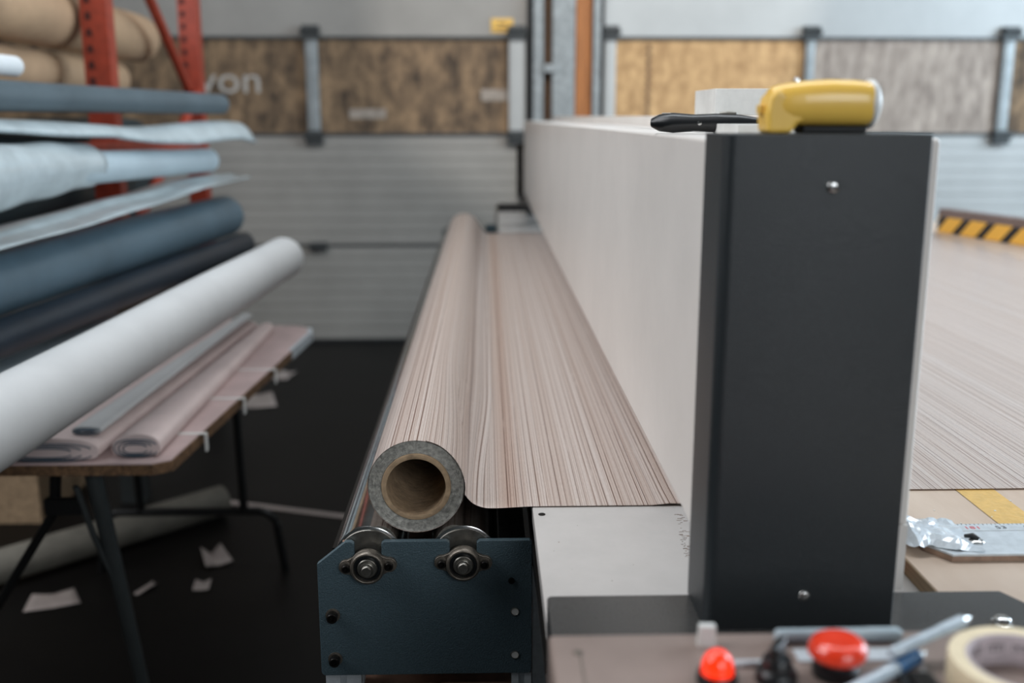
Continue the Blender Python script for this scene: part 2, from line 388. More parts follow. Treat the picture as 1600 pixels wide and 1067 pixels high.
# ------------------------------------------------------------------ the cutting machine : frame and bed
ZB = .957
bed = thing('machine_bed', (.3, 3, 0), 'long white machine bed on aluminium legs under the white beam', 'machine')
B('bed_top', M['white_bed'], .059, .56, .938, 5.5, ZB-.02, ZB, bed, .0015)
B('side_apron', mat('bed_side_dark', (64, 60, 58), .35, .3), .063, .075, .938, 5.5, .85, ZB-.021, bed)
B('side_strip', M['blacksteel'], .0585, .063, .938, 5.5, .90, .915, bed)
bm = bmesh.new(); lathe(bm, (.070, 1.222, ZB), (0, 0, 1), [(.0045, 0), (.0045, .0006), (.003, .0007), (.002, .0001)], 20)
obj('countersunk_screw', bm, M['blacksteel'], bed)
for y in (.95, 1.30, 3.0, 5.2):
    bm = bmesh.new(); box(bm, .061, .106, y, y+.045, 0, .85)
    obj('leg', bm, M['alu'], bed, bevel=.002)
    B('leg', M['alu'], .5, .545, y, y+.045, 0, .93, bed, .002)
bm = bmesh.new()   # scuffs beside the cut edge
for i in range(46):
    t = random.random(); x = .226+.010*random.random()+.012*t; y = 1.09+.13*t
    a = random.uniform(-.4, .4); l = random.uniform(.0015, .006)
    box(bm, x, x+l, y, y+random.uniform(.0004, .001), ZB, ZB+.0002)
obj('scuff_marks', bm, M['tablewood'], bed, smooth=False)

for x_, y_, r_ in ((.0855, 1.135, .0009), (.112, 1.185, .0005), (.136, 1.03, .0008), (.095, 1.06, .0004), (.165, 1.07, .0006), (.078, 1.11, .0005)):
    bm = bmesh.new(); lathe(bm, (x_, y_, ZB), (0, 0, 1), [(r_, 0), (r_*.8, .00015)], 10); obj('speck', bm, M['tablewood'], bed)
# roller cradle bolted to the bed
cr = thing('roller_cradle', (-.08, 3, 0), 'two polished steel rollers held between dark slate bolted end plates', 'roller stand')
def notch(cx, z0):
    # open-topped slot going down from the top edge, rounded
    w_ = .0175
    pts = [(cx-w_-.004, z0)] + [(cx-w_, z0-.003)]
    for i in range(0, 13):
        a = pi+pi*i/12; pts.append((cx+w_*math.cos(a), z0-.020+w_*math.sin(a)))
    pts += [(cx+w_, z0-.003), (cx+w_+.004, z0)]
    return pts
R1, R2, ZR = (-.1535), (-.0305), .887
def plate_poly():
    zt, zb = .9165, .7275; x0, x1 = -.2195, .0585
    p = [(x0, .886), (x0+.0375, zt)]
    p += notch(R1, zt); p += notch(R2, zt)
    p += [(x1-.003, zt), (x1, zt-.003)]
    for i in range(7): a = -i*pi/12; p.append((x1-.006+.006*math.cos(a), zb+.006+.006*math.sin(a)))
    for i in range(7): a = -pi/2-i*pi/12; p.append((x0+.012+.006*math.cos(a)-.006, zb+.006+.006*math.sin(a)))
    return p
def end_plate(y0, y1):
    bm = bmesh.new(); prism(bm, plate_poly()[::-1], 'y', y0, y1)
    o = obj('end_plate', bm, M['slate_plate'], cr, bevel=.0009)
    return o
ep = end_plate(1.236, 1.244)
# drilled holes as inset discs with depth
for z in (.8165, .7545):
    bm = bmesh.new(); lathe(bm, (.0362, 1.2356, z), (0, -1, 0), [(.0046, 0), (.0052, .0005), (.0058, .0002), (.0058, 0)], 24)
    obj('hole_rim', bm, M['steel'], ep)
    bm = bmesh.new(); lathe(bm, (.0362, 1.2358, z), (0, -1, 0), [(.0046, -.0002), (.0046, .0003)], 24)
    obj('hole', bm, M['whiteplastic'], ep)
bm = bmesh.new(); lathe(bm, (.0318, 1.236, .8605), (0, -1, 0), [(.0042, 0), (.0042, .002), (.0026, .0022), (.0022, .0008)], 20)
obj('set_screw', bm, M['blacksteel'], ep)
def bolt(x, z, y, r=.0062, washer=.0088, h=.0065, par=None, nm='bolt'):
    bm = bmesh.new(); lathe(bm, (x, y, z), (0, -1, 0), [(washer, 0), (washer, .0014), (r+.001, .0016)], 28)
    wsh = obj('washer', bm, M['castiron'], par)
    bm = bmesh.new(); lathe(bm, (x, y-.0012, z), (0, -1, 0), [(r, 0), (r, h-.001), (r-.001, h), (r*.58, h), (r*.52, h-.004)], 28)
    obj(nm, bm, M['blacksteel'], wsh)
for x, z in ((-.2015, .8145), (-.2005, .752)): bolt(x, z, 1.236, .0068, .0094, .011, ep)
def bearing(cx, cz, tilt):
    ax = (0, -1, 0); y = 1.236
    bm = bmesh.new()   # oval two-bolt flange: hull of ring and two ears
    pts = []
    rr, er, ed = .0225, .0098, .0275
    th = math.acos((rr-er)/ed)
    for i in range(25): a = -(pi-2*th)/2+(pi-2*th)*0+0; break
    N = 24
    def arc(c, r, a0, a1, n): return [(c[0]+r*math.cos(a0+(a1-a0)*i/n), c[1]+r*math.sin(a0+(a1-a0)*i/n)) for i in range(n+1)]
    # waisted outline between ring and ears
    pts += arc((ed, 0), er, -1.75, 1.75, 14)
    pts += arc((0, 0), rr, .62, pi-.62, 20)
    pts += arc((-ed, 0), er, pi-1.75, pi+1.75, 14)
    pts += arc((0, 0), rr, pi+.62, 2*pi-.62, 20)
    ct, st_ = math.cos(tilt), math.sin(tilt)
    pts = [(cx+x*ct-z*st_, cz+x*st_+z*ct) for x, z in pts]
    prism(bm, pts[::-1], 'y', y-.006, y)
    lathe(bm, (cx, y-.005, cz), ax, [(.0222, 0), (.0222, .007), (.0205, .0095), (.0185, .0098), (.0178, .0085), (.0172, .004)], 40)
    fl = obj('bearing_flange', bm, M['castiron'], cr, bevel=.0008)
    bm = bmesh.new(); lathe(bm, (cx, y-.0065, cz), ax, [(.0176, 0), (.0172, .004), (.0150, .0044), (.0145, .0030), (.0120, .0028), (.0105, .003)], 40)
    obj('bearing_seal', bm, M['black'], fl)
    bm = bmesh.new(); lathe(bm, (cx, y-.006, cz), ax, [(.0128, 0), (.0128, .0075), (.0118, .0085), (.009, .0085), (.0086, .0115), (.0082, .0117), (.0078, .010), (.0072, .010), (.0072, .0165), (.0062, .0178), (.0001, .0178)], 36)
    obj('roller_shaft', bm, M['steel'], fl)
    bm = bmesh.new(); a = 2.2
    lathe(bm, (cx+.0115*math.cos(a), y-.011, cz+.0115*math.sin(a)), ax, [(.0016, 0), (.0016, .002), (.0008, .002), (.0007, .001)], 12)
    obj('grub_screw', bm, M['blacksteel'], fl)
    for s in (-1, 1):
        bolt(cx+s*ed*ct, cz+s*ed*st_, y-.006, .0055, .0078, .0055, fl)
bearing(R1, ZR-.002, .05); bearing(R2, ZR+.001, -.02)
def roller(cx):
    bm = bmesh.new(); lathe(bm, (cx, 1.2485, ZR), (0, 1, 0), [(.030, .0), (.0415, 0), (.0445, .0012), (.0455, .004), (.0455, 3.96), (.0435, 3.965), (.02, 3.965)], 64)
    r = obj('roller', bm, M['chrome'], cr)
    bm = bmesh.new(); lathe(bm, (cx, 1.2462, ZR), (0, 1, 0), [(.010, 0), (.0405, 0.0), (.0412, .0012), (.041, .003)], 64)
    obj('end_cap', bm, M['steel'], r)
    return r
roller(R1); roller(R2)
# side rails, cross rails, legs
B('side_rail', M['copper'], -.187, -.1805+.002, 1.244, 5.22, .900, .914, cr, .001)
B('side_rail', M['blacksteel'], -.2, -.188, 1.244, 5.22, .76, .905, cr)
def extr(name, x0, x1, y0, y1, z0, z1, m, par, ax='y'):
    bm = bmesh.new(); g = .004
    cx = (x0+x1)/2; cz = (z0+z1)/2; cy = (y0+y1)/2
    if ax == 'y':
        poly = [(x0, z0), (x1, z0), (x1, cz-g), (x1-g, cz-g), (x1-g, cz+g), (x1, cz+g), (x1, z1), (cx+g, z1), (cx+g, z1-g), (cx-g, z1-g), (cx-g, z1), (x0, z1), (x0, cz+g), (x0+g, cz+g), (x0+g, cz-g), (x0, cz-g)]
        prism(bm, poly, 'y', y0, y1)
    else:
        poly = [(x0, y0), (cx-g, y0), (cx-g, y0+g), (cx+g, y0+g), (cx+g, y0), (x1, y0), (x1, cy-g), (x1-g, cy-g), (x1-g, cy+g), (x1, cy+g), (x1, y1), (x0, y1), (x0, cy+g), (x0+g, cy+g), (x0+g, cy-g), (x0, cy-g)]
        prism(bm, poly, 'z', z0, z1)
    return obj(name, bm, m, par, smooth=False)
extr('rail', -.125, -.062, 1.26, 5.2, .765, .815, M['copper'], cr)
extr('rail', -.005+.022, .056, 1.26, 5.2, .80, .85, M['alu'], cr)
extr('leg', -.2145, -.168, 1.238, 1.285, 0, .7270, M['alu_matt'], cr, 'z')
extr('leg', .032, .058, 1.238, 1.264, 0, .7270, M['alu_matt'], cr, 'z')
extr('leg', -.2145, -.168, 5.1, 5.147, 0, .76, M['alu'], cr, 'z')
extr('leg', .030, .0565, 5.1, 5.147, 0, .80, M['alu'], cr, 'z')
extr('rail', -.168, .032, 1.27, 1.30, .655, .695, M['copper'], cr)
extr('rail', -.125, -.095, 1.4, 5.1, .60, .655, M['alu'], cr)
bm = bmesh.new(); prism(bm, plate_poly()[::-1], 'y', 5.225, 5.233); obj('end_plate', bm, M['slate_plate'], cr)

# ------------------------------------------------------------------ wood-grain vinyl roll
CX, CZ, RR = -.0915, .9805, .0635
Y0, Y1 = 1.262, 4.45
roll = thing('vinyl_roll', (CX, 2.8, .917), 'big roll of striped oak-grain vinyl with its loose sheet drawn under the beam', 'vinyl roll')
ang = fr(0, 2*pi, 73)
bm = bmesh.new()
def rfn(a, y):
    r = RR-.0011*(a/(2*pi))
    r += .0
    aa = a-.35       # start at the right, go anticlockwise
    return Vector((CX+r*math.cos(aa), y, CZ+r*math.sin(aa)))
ys = fr(Y0, Y1, 30)
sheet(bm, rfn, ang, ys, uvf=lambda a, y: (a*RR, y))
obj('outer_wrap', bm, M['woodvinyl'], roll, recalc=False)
bm = bmesh.new()
prof = []
n = 26
r0, r1 = .0455, .0622
for i in range(n+1):
    r = r0+(r1-r0)*i/n
    prof.append((r, .0015+.0007*(i % 2)+random.uniform(-.0003, .0003)))
prof = [(.0455, .4)]+prof+[(.0622, Y1-Y0-.01), (.0455, Y1-Y0-.01)]
lathe(bm, (CX, Y0, CZ), (0, 1, 0), prof, 72, closed=True)
obj('wound_layers', bm, M['rollend'], roll)
bm = bmesh.new(); lathe(bm, (CX, Y0-.001, CZ), (0, 1, 0), [(.0385, 0), (.0415, -.0006), (.0445, 0), (.0452, .001), (.0452, Y1-Y0), (.0385, Y1-Y0)], 72, closed=True)
obj('cardboard_core', bm, M['card'], roll)
# loose sheet leaving the roll
prf = []
for i in range(12):
    a = math.radians(78-78*i/11*1.12); prf.append((CX+(RR+.0006)*math.cos(a), CZ+(RR+.0006)*math.sin(a)))
prf += [(-.0262, .9655+.004), (-.0235, .9665), (-.0195, .9625), (-.0135, .9592), (-.006, .9572), (.002, .9564), (.012, .9562), (.03, .9568), (.06, .9583), (.12, .9584), (.2, .9584), (.3, .9586), (.40, .962), (.46, .9765), (.52, .9772)]
prf[11] = (-.0285, .9735)
flat = prf[16:]
pf = []
for i in range(12):
    a = math.radians(80-52*i/11); pf.append((CX+(RR+.0006)*math.cos(a), CZ+(RR+.0006)*math.sin(a)))
pf += [(-.026, .994), (-.016, .979), (-.006, .9665), (.002, .9602)]
def chaikin(p):
    q = [p[0]]
    for a, b in zip(p, p[1:]): q += [(a[0]*.75+b[0]*.25, a[1]*.75+b[1]*.25), (a[0]*.25+b[0]*.75, a[1]*.25+b[1]*.75)]
    return q+[p[-1]]
pf = chaikin(chaikin(pf+[(.0115, .9578)]+flat[1:]))
prf = chaikin(chaikin(prf)); ext = [(x, .9768) for x in fr(.6, 1.86, 22)]
prf += ext; pf += ext
arc = [0]
for a, b in zip(prf, prf[1:]): arc.append(arc[-1]+math.dist(a, b))
bm = bmesh.new()
def sfn(i, y):
    t_ = min(1, max(0, (y-Y0-.02)/.55)); t_ = t_*t_*(3-2*t_)
    x = prf[i][0]*(1-t_)+pf[i][0]*t_; z = prf[i][1]*(1-t_)+pf[i][1]*t_; yy = y
    if x > .44: wv = .0005*math.sin(y*3+x*2)+.0005
    elif x > 0: wv = .0006*(.5+.5*math.sin(y*2.2+x*9))*min(1, x/.05)
    else: wv = 0
    far = (y-Y0)/(Y1-Y0)
    if y < Y0+1e-4: yy = y+(-.018+.004*(x-.05) if x > -.02 else -.018*max(0, (CX+RR*.5-x)/(-RR*.5-.02+CX+RR*.5)) if False else 0)
    lead = -.016*min(1, max(0, (x+.06)/.06))
    yy = y+lead*(1-far)
    lift = .003*max(0, 1-abs(x-.245)/.03)*max(0, 1-far*60)
    return Vector((x, yy, z+wv+lift))
ysf = [Y0, Y0+.004, Y0+.012, Y0+.03]+fr(Y0+.06, Y0+.6, 16)+fr(Y0+.7, Y1, 34)
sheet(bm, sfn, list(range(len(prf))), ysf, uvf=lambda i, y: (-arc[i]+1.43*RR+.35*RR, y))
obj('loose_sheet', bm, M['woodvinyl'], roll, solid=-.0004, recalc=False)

# ------------------------------------------------------------------ gantry beam, block and base plate
beam = thing('gantry_beam', (.31, 3.1, .98), 'long white boxed beam spanning over the striped sheet', 'beam')
bm = bmesh.new(); prism(bm, [(.203, 1.052), (.42, 1.052), (.42, 1.431), (.203, 1.431)], 'y', .948, 5.36)
obj('housing', bm, M['white_lam'], beam, bevel=.004)
B('top_ridge', M['white_lam'], .345, .415, 1.3, 5.3, 1.431, 1.452, beam, .002)
B('top_seam', M['ink'], .272, .2735, .95, 5.2, 1.431, 1.4313, beam)
bm = bmesh.new(); prism(bm, [(.36, .983), (.42, .983), (.42, 1.052), (.36, 1.052)], 'y', .948, 1.0)
obj('support_foot', bm, M['white_lam'], beam)
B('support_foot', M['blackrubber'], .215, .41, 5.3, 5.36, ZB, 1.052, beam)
# end block
blk = thing('end_cover', (.29, .91, .983), 'tall dark slate metal cover screwed on the near end of the white beam', 'machine cover')
bm = bmesh.new()
rad = .011; x0, x1, y0, y1 = .2015, .3785, .870, .947
pts = [(x0, y1)]
for i in range(9): a = pi+pi/2*i/8; pts.append((x0+rad+rad*math.cos(a), y0+rad+rad*math.sin(a)))
for i in range(5): a = -pi/2+pi/2*i/4; pts.append((x1-.002+.002*math.cos(a), y0+.002+.002*math.sin(a)))
pts.append((x1, y1))
prism(bm, pts, 'z', .983, 1.436)
obj('cover_shell', bm, M['slate'], blk)
for x, z in ((.2955, 1.392), (.2935, 1.0165)):
    bm = bmesh.new(); lathe(bm, (x, .870, z), (0, -1, 0), [(.0055, 0), (.0055, .0006), (.0050, .0016), (.0036, .0026), (.0018, .0028), (.0014, .0018)], 24)
    obj('cover_screw', bm, M['chrome'], blk)
# base plate beneath the block
bp = thing('base_plate', (.3, .8, ZB), 'dark slate mounting plate flat beneath the tall cover', 'mounting plate')
bm = bmesh.new(); rr_ = .006
pts = [(.0595, .727)]
for i in range(6): a = pi-pi/2*i/5; pts.append((.0595+rr_+rr_*math.cos(a), .943-rr_+rr_*math.sin(a)))
pts += [(.517, .943), (.555, .865), (.555, .727)]
prism(bm, pts[::-1], 'z', .976, .983)
obj('plate', bm, mat('glossy_slate_plate', (66, 66, 65), .26, 0, (900, .1), spec=.9), bp, bevel=.0012)
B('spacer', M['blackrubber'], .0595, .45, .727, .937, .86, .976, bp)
bm = bmesh.new(); lathe(bm, (.487, .877, .983), (0, 0, 1), [(.010, 0), (.010, .0008), (.0075, .0015), (.0072, .0045), (.005, .006), (.0001, .0062)], 24)
obj('cap_screw', bm, M['chrome'], bp)

# ------------------------------------------------------------------ right hand work table
tb = thing('work_table', (1.6, 3, 0), 'wide plywood-topped work table right of the white beam', 'table')
ZT = .975
B('plywood_top', M['ply'], .462, 2.7, .727, 4.75, ZB+.0005, ZT, tb, .0008)
B('plywood_edge', M['plyedge'], .4602, .462, .727, 4.75, ZB+.0005, ZT-.0006, tb)
B('frame', M['alu'], .58, 2.65, .74, 4.7, .86, ZB, tb)
for x in (.6, 2.58):
    for y in (.76, 4.6): B('leg', M['alu'], x, x+.05, y, y+.05, 0, .86, tb)
B('yellow_strip', M['yellowtape'], .612, .662, .73, 4.7, ZT, ZT+.0003, tb)
B('seam', M['plyedge'], .6105, .6118, .73, 4.7, ZT, ZT+.0002, tb)
bm = bmesh.new()
for i in range(26):
    x = random.uniform(.48, .74); y = random.uniform(.96, 1.24); s = random.uniform(.0004, .0012)
    box(bm, x, x+s*2, y, y+s*2, ZT+.0003, ZT+.0003+s*.5)
o = obj('crumbs', bm, M['whiteplastic'], tb, smooth=False); o['kind'] = 'stuff'
# orange sticker on the bed
tag(B('orange_sticker', M['orangesticker'], .418, .455, 1.035, 1.06, ZB, ZB+.0006), 'small orange sticker on the white bed beside the plywood edge', 'sticker')
# straightedge
sg = thing('straightedge', (.8, 1.07, ZT), 'aluminium straightedge with printed scale on a wooden strip at table front', 'ruler')
bm = bmesh.new(); prism(bm, [(.484, 1.112), (.4885, 1.058), (.508, 1.028), (1.35, 1.028), (1.35, 1.112)], 'z', ZT+.0004, ZT+.0065)
obj('wood_strip', bm, M['deckedge'] if False else mat('strip_wood', (150, 124, 106), .6, 0, (50, .15)), sg, smooth=False)
bm = bmesh.new(); prism(bm, [(.484, 1.112), (.4885, 1.058), (.508, 1.0275), (1.35, 1.0275), (1.35, 1.112)], 'z', ZT+.0066, ZT+.0095)
obj('aluminium_rule', bm, M['alu_matt'], sg, bevel=.0006, smooth=False)
B('scale_groove', M['steel'], .495, 1.34, 1.0905, 1.0912, ZT+.0095, ZT+.00965, sg)
bm = bmesh.new()
for i in range(120):
    x = .50+i*.005; l = .0055 if i % 2 == 0 else .0035
    box(bm, x, x+.0005, 1.111-l*.55, 1.1115, ZT+.0095, ZT+.0097)
o = obj('scale_ticks', bm, M['ink'], sg, smooth=False); o['kind'] = 'stuff'
for i, (s, c) in enumerate((('51', 'ink'), ('181', 'redink'), ('53', 'ink'), ('54', 'ink'), ('55', 'ink'))):
    text('scale_number', s, .0105, (.530+i*.0335, 1.100, ZT+.0096), (0, 0, 0), M[c], sg, .0001, 1.3)
lt = thing('latch', (.547, 1.062, ZT+.0095), 'small shiny black latch knob on the aluminium straightedge', 'latch')
bm = bmesh.new(); lathe(bm, (.549, 1.060, ZT+.0096), (0, 0, 1), [(.0085, 0), (.0085, .0012), (.006, .003), (.0001, .0035)], 24); obj('disc', bm, M['chrome'], lt)
bm = bmesh.new(); tube(bm, [(.540, 1.070, ZT+.0125), (.546, 1.064, ZT+.0155), (.551, 1.058, ZT+.0135)], [.002, .0032, .002], 12); obj('lever', bm, M['black'], lt)
# crumpled clear tape at the ruler end
bm = bmesh.new()
def ct(u, v):
    x = .468+.075*u; y = 1.05+.085*v-.02*u
    n_ = noise.noise(Vector((u*3.1, v*3.3, 2.2)))
    rdg = abs(noise.noise(Vector((u*5, v*4+1, 7))))
    z = ZT+.0105+.018*(1-u)**1.2*math.sin(min(1, v*1.1)*pi)**.8+.006*n_+.008*rdg*(1-u*.6)
    if u < .12: z -= (.12-u)*.12
    return Vector((x+.006*n_, y+.006*noise.noise(Vector((u*4, v*4, 9))), max(z, ZT+.0102)))
sheet(bm, ct, fr(0, 1, 16), fr(0, 1, 14))
tag(obj('clear_tape', bm, M['cleartape'], smooth=False, solid=.0004), 'crumpled clear packing tape stuck over the left end of the straightedge', 'tape')
# hazard striped rail
hz = thing('hazard_rail', (2.05, 3.7, .978), 'rail with yellow and black hazard stripes standing on the far table', 'safety rail')
bm = bmesh.new(); uvl = None
A_, B_ = Vector((1.905, 4.27, 0)), Vector((2.19, 3.1, 0))
nn = Vector((-(B_-A_).y, (B_-A_).x, 0)).normalized()
if nn.x < 0: nn = -nn
def slab(bm, z0, z1, off0, off1, uv=False):
    c = [A_+nn*off0, B_+nn*off0, B_+nn*off1, A_+nn*off1]
    lo = [bm.verts.new((p.x, p.y, z0)) for p in c]; hi = [bm.verts.new((p.x, p.y, z1)) for p in c]
    fs = [bm.faces.new((lo[i], lo[(i+1) % 4], hi[(i+1) % 4], hi[i])) for i in range(4)]+[bm.faces.new(lo[::-1]), bm.faces.new(hi)]
    if uv:
        l_ = bm.loops.layers.uv.verify(); d = (B_-A_).normalized()
        for f in bm.faces:
            for lp in f.loops: lp[l_].uv = ((lp.vert.co-A_).xy.dot(d.xy), lp.vert.co.z)
slab(bm, .978, 1.043, 0, .04, True); obj('striped_face', bm, M['hazard'], hz, smooth=False)
bm = bmesh.new(); slab(bm, 1.0432, 1.075, 0, .05); obj('top_cap', bm, M['bronze_top'], hz, smooth=False)

# ------------------------------------------------------------------ things lying on beam and block
# utility knife
kn = thing('utility_knife', (.25, 1.21, 1.4315), 'glossy black utility knife lying on the near end of the white beam', 'knife')
bm = bmesh.new()
def kf(t):
    return [(.2015, 1.255), (.235, 1.215), (.26, 1.19), (.29, 1.165), (.325, 1.14)][t]
secs = [(-.006, .0055, .008), (.003, .0100, .012), (.02, .0118, .0135), (.045, .0098, .0125), (.07, .0108, .0130), (.1, .0095, .012), (.125, .005, .008)]
d_ = Vector((.9, -.44, 0)).normalized(); s_ = Vector((.44, .9, 0)).normalized(); o_ = Vector((.206, 1.245, 1.4433))
rings = []
for h, a, b in secs:
    c = o_+d_*h; rings.append([bm.verts.new(c+s_*b*math.cos(2*pi*i/20)*1+Vector((0, 0, 1))*a*math.sin(2*pi*i/20)) for i in range(20)])
for a, b in zip(rings, rings[1:]):
    for i in range(20): bm.faces.new((a[i], a[(i+1) % 20], b[(i+1) % 20], b[i]))
bm.faces.new(rings[0][::-1]); bm.faces.new(rings[-1])
obj('handle', bm, M['black'], kn)
bm = bmesh.new(); c = o_+d_*.055-s_*.0122; lathe(bm, c, -s_, [(.0026, 0), (.0026, .0012), (.001, .0016)], 14); obj('rivet', bm, M['chrome'], kn)
bm = bmesh.new(); c = o_+d_*.085+Vector((0, 0, .0105)); tube(bm, [c-d_*.01, c, c+d_*.01], [.002, .0032, .002], 12); obj('slider', bm, M['steel'], kn)
bm = bmesh.new(); c = o_+d_*.012+Vector((0, 0, .0102)); tube(bm, [c-d_*.006, c+d_*.006], [.0016, .0016], 10); obj('hanging_ring', bm, M['steel'], kn)
# white box behind
wb = tag(B('white_box', M['whiteplastic'], .362, .45, 1.64, 1.80, 1.4525, 1.4935, None, .001), 'plain white box on top of the beam behind the yellow tool', 'box')
# white strip of paper on the beam by the block
tag(B('paper_pad', M['whiteplastic'], .268, .35, 1.10, 1.22, 1.4315, 1.4425, None, .0006), 'thin white paper pad between knife and dark cover', 'paper')
# yellow tool
yt = thing('yellow_tool', (.30, .91, 1.436), 'yellow handheld tool with white end cap lying on the dark cover', 'hand tool')
yc = .915
bm = bmesh.new(); rings = []
secs = [(.247, 1.4620, .0085, .0085), (.2495, 1.4616, .0135, .0135), (.256, 1.4608, .0175, .0165), (.266, 1.4607, .019, .0185), (.280, 1.4615, .021, .0195), (.300, 1.462, .022, .0202), (.322, 1.4617, .0215, .0200), (.334, 1.4612, .0205, .0192), (.3395, 1.461, .019, .0178)]
for x, z, a, b in secs:
    R_ = []
    for i in range(28):
        t = 2*pi*i/28; ct_, st = math.cos(t), math.sin(t)
        e = .78
        R_.append(bm.verts.new((x, yc+a*math.copysign(abs(ct_)**e, ct_), z+b*math.copysign(abs(st)**e, st))))
    rings.append(R_)
for a, b in zip(rings, rings[1:]):
    for i in range(28): bm.faces.new((a[i], a[(i+1) % 28], b[(i+1) % 28], b[i]))
bm.faces.new(rings[0][::-1]); bm.faces.new(rings[-1])
obj('body', bm, M['yellow'], yt)
bm = bmesh.new(); prism(bm, [(.2445, 1.4362), (.2665, 1.4362), (.270, 1.4435), (.278, 1.447), (.274, 1.464), (.252, 1.474), (.2455, 1.466), (.2435, 1.452)], 'y', yc-.0175, yc+.0175)
obj('nose', bm, M['yellow'], yt, bevel=.004)
B('tab', M['yellow'], .2395, .2445, yc-.005, yc+.005, 1.4525, 1.4605, yt, .001)
bm = bmesh.new(); lathe(bm, (.3365, yc, 1.4612), (1, 0, 0), [(.0195, -.003), (.0215, 0), (.0210, .003), (.017, .0062), (.012, .0085), (.0001, .0095)], 36)
obj('end_cap', bm, M['whiteplastic'], yt)
B('foot', M['blackrubber'], .276, .333, yc-.014, yc+.014, 1.4362, 1.4425, yt, .002)
bm = bmesh.new(); lathe(bm, (.2725, yc, 1.4785), (0, 0, 1), [(.002, 0), (.0023, .0035), (.0014, .0052), (.0001, .0054)], 14); obj('glint_bead', bm, M['chrome'], yt)  # chrome bead added to make the small highlight above the tool

# ------------------------------------------------------------------ control panel
cp = thing('control_panel', (.33, .55, .8), 'pale painted control box holding the buttons at the near table corner', 'control panel')
B('box', M['panel'], .047, .66, .30, .722, .84, 1.060, cp, .003)
bm = bmesh.new(); lathe(bm, (.0675, .694, 1.060), (0, 0, 1), [(.0035, 0), (.0035, .0008), (.002, .0015), (.0015, .0007)], 16); obj('panel_screw', bm, M['castiron'], cp)
B('panel_groove', M['castiron'], .0682, .0694, .50, .690, 1.0600, 1.0602, cp)
B('support_post', M['alu'], .3, .38, .4, .48, 0, .84, cp)
def lit_button():
    t = thing('indicator_button', (.162, .652, 1.06), 'glowing red indicator light in a black collar on the control box', 'indicator light')
    bm = bmesh.new(); lathe(bm, (.162, .652, 1.0602), (0, 0, 1), [(.0145, 0), (.0145, .006), (.0135, .0078), (.0118, .0078), (.0116, .005)], 32); obj('collar', bm, M['black'], t)
    bm = bmesh.new(); lathe(bm, (.162, .652, 1.0645), (0, 0, 1), [(.0114, 0), (.0114, .006), (.0105, .0115), (.0085, .0155), (.0055, .0185), (.0025, .0198), (.0001, .020)], 32); obj('lens', bm, M['redlit'], t)
lit_button()
def estop():
    t = thing('emergency_stop', (.249, .660, 1.06), 'large red mushroom emergency stop button on the control box', 'emergency stop')
    c = (.249, .660)
    ax = Vector((.1, -.0, 1)).normalized()
    bm = bmesh.new(); lathe(bm, (*c, 1.0605), (0, 0, 1), [(.0165, 0), (.0165, .005), (.0125, .007), (.0115, .016)], 32); obj('collar', bm, M['black'], t)
    bm = bmesh.new(); lathe(bm, (*c, 1.0745), ax, [(.010, -.001), (.0185, .0), (.0205, .0025), (.0205, .0065), (.0188, .0105), (.0150, .0130), (.0115, .0132), (.0080, .0122), (.0001, .0118)], 40); obj('mushroom_head', bm, M['red'], t)
estop()
def selector():
    t = thing('selector_switch', (.2045, .653, 1.06), 'black rotary selector switch between the red light and red stop button', 'switch')
    c = (.2045, .653)
    bm = bmesh.new(); lathe(bm, (*c, 1.0602), (0, 0, 1), [(.0148, 0), (.0148, .006), (.0135, .0085), (.0110, .010), (.0105, .016), (.0095, .0175), (.0001, .0178)], 32); obj('collar', bm, M['black'], t)
    bm = bmesh.new(); vs = box(bm, -.0035, .0035, -.0105, .0105, 0, .012)
    bmesh.ops.rotate(bm, verts=bm.verts, matrix=Matrix.Rotation(-.6, 3, 'Z')); bmesh.ops.translate(bm, verts=bm.verts, vec=(*c, 1.0775))
    obj('lever', bm, M['black'], t, bevel=.002)
selector()
rk = thing('rocker_switch', (.305, .64, 1.06), 'small black square switch near the masking tape', 'switch')
B('bezel', M['black'], .290, .316, .625, .652, 1.0602, 1.065, rk, .002)
B('rocker', M['blacksteel'], .295, .311, .629, .648, 1.065, 1.0685, rk, .002)
tag(B('label_plate', M['alu_matt'], .228, .312, .676, .694, 1.0602, 1.0614, None, .0005), 'thin silver label plate behind the emergency stop button', 'label plate')
tag(B('grey_rod', M['alu_matt'], .176, .199, .670, .6745, 1.0602, 1.0645, None, .0015), 'short grey bar between the red light and the selector switch', 'bar')
bm = bmesh.new(); prism(bm, [(.1585, 1.0602), (.1725, 1.0602), (.1715, 1.0765), (.1595, 1.0770)], 'y', .700, .706)
tag(obj('white_tag', bm, M['paper'] if False else M['whiteplastic'], smooth=False), 'small white tag standing behind the glowing red light', 'tag')
# white marker
mk = thing('marker_pen', (.27, .714, 1.06), 'pale rounded marker lying along the foot of the dark cover', 'marker')
bm = bmesh.new(); tube(bm, [(.218, .706, 1.0655), (.220, .706, 1.0655), (.288, .706, 1.0655)], [.003, .0052, .0052], 18); obj('barrel', bm, M['roll_ice'], mk)
bm = bmesh.new(); tube(bm, [(.288, .706, 1.0655), (.312, .706, 1.0655), (.315, .706, 1.0655)], [.0055, .0053, .003], 18); obj('cap', bm, M['roll_ice'], mk)
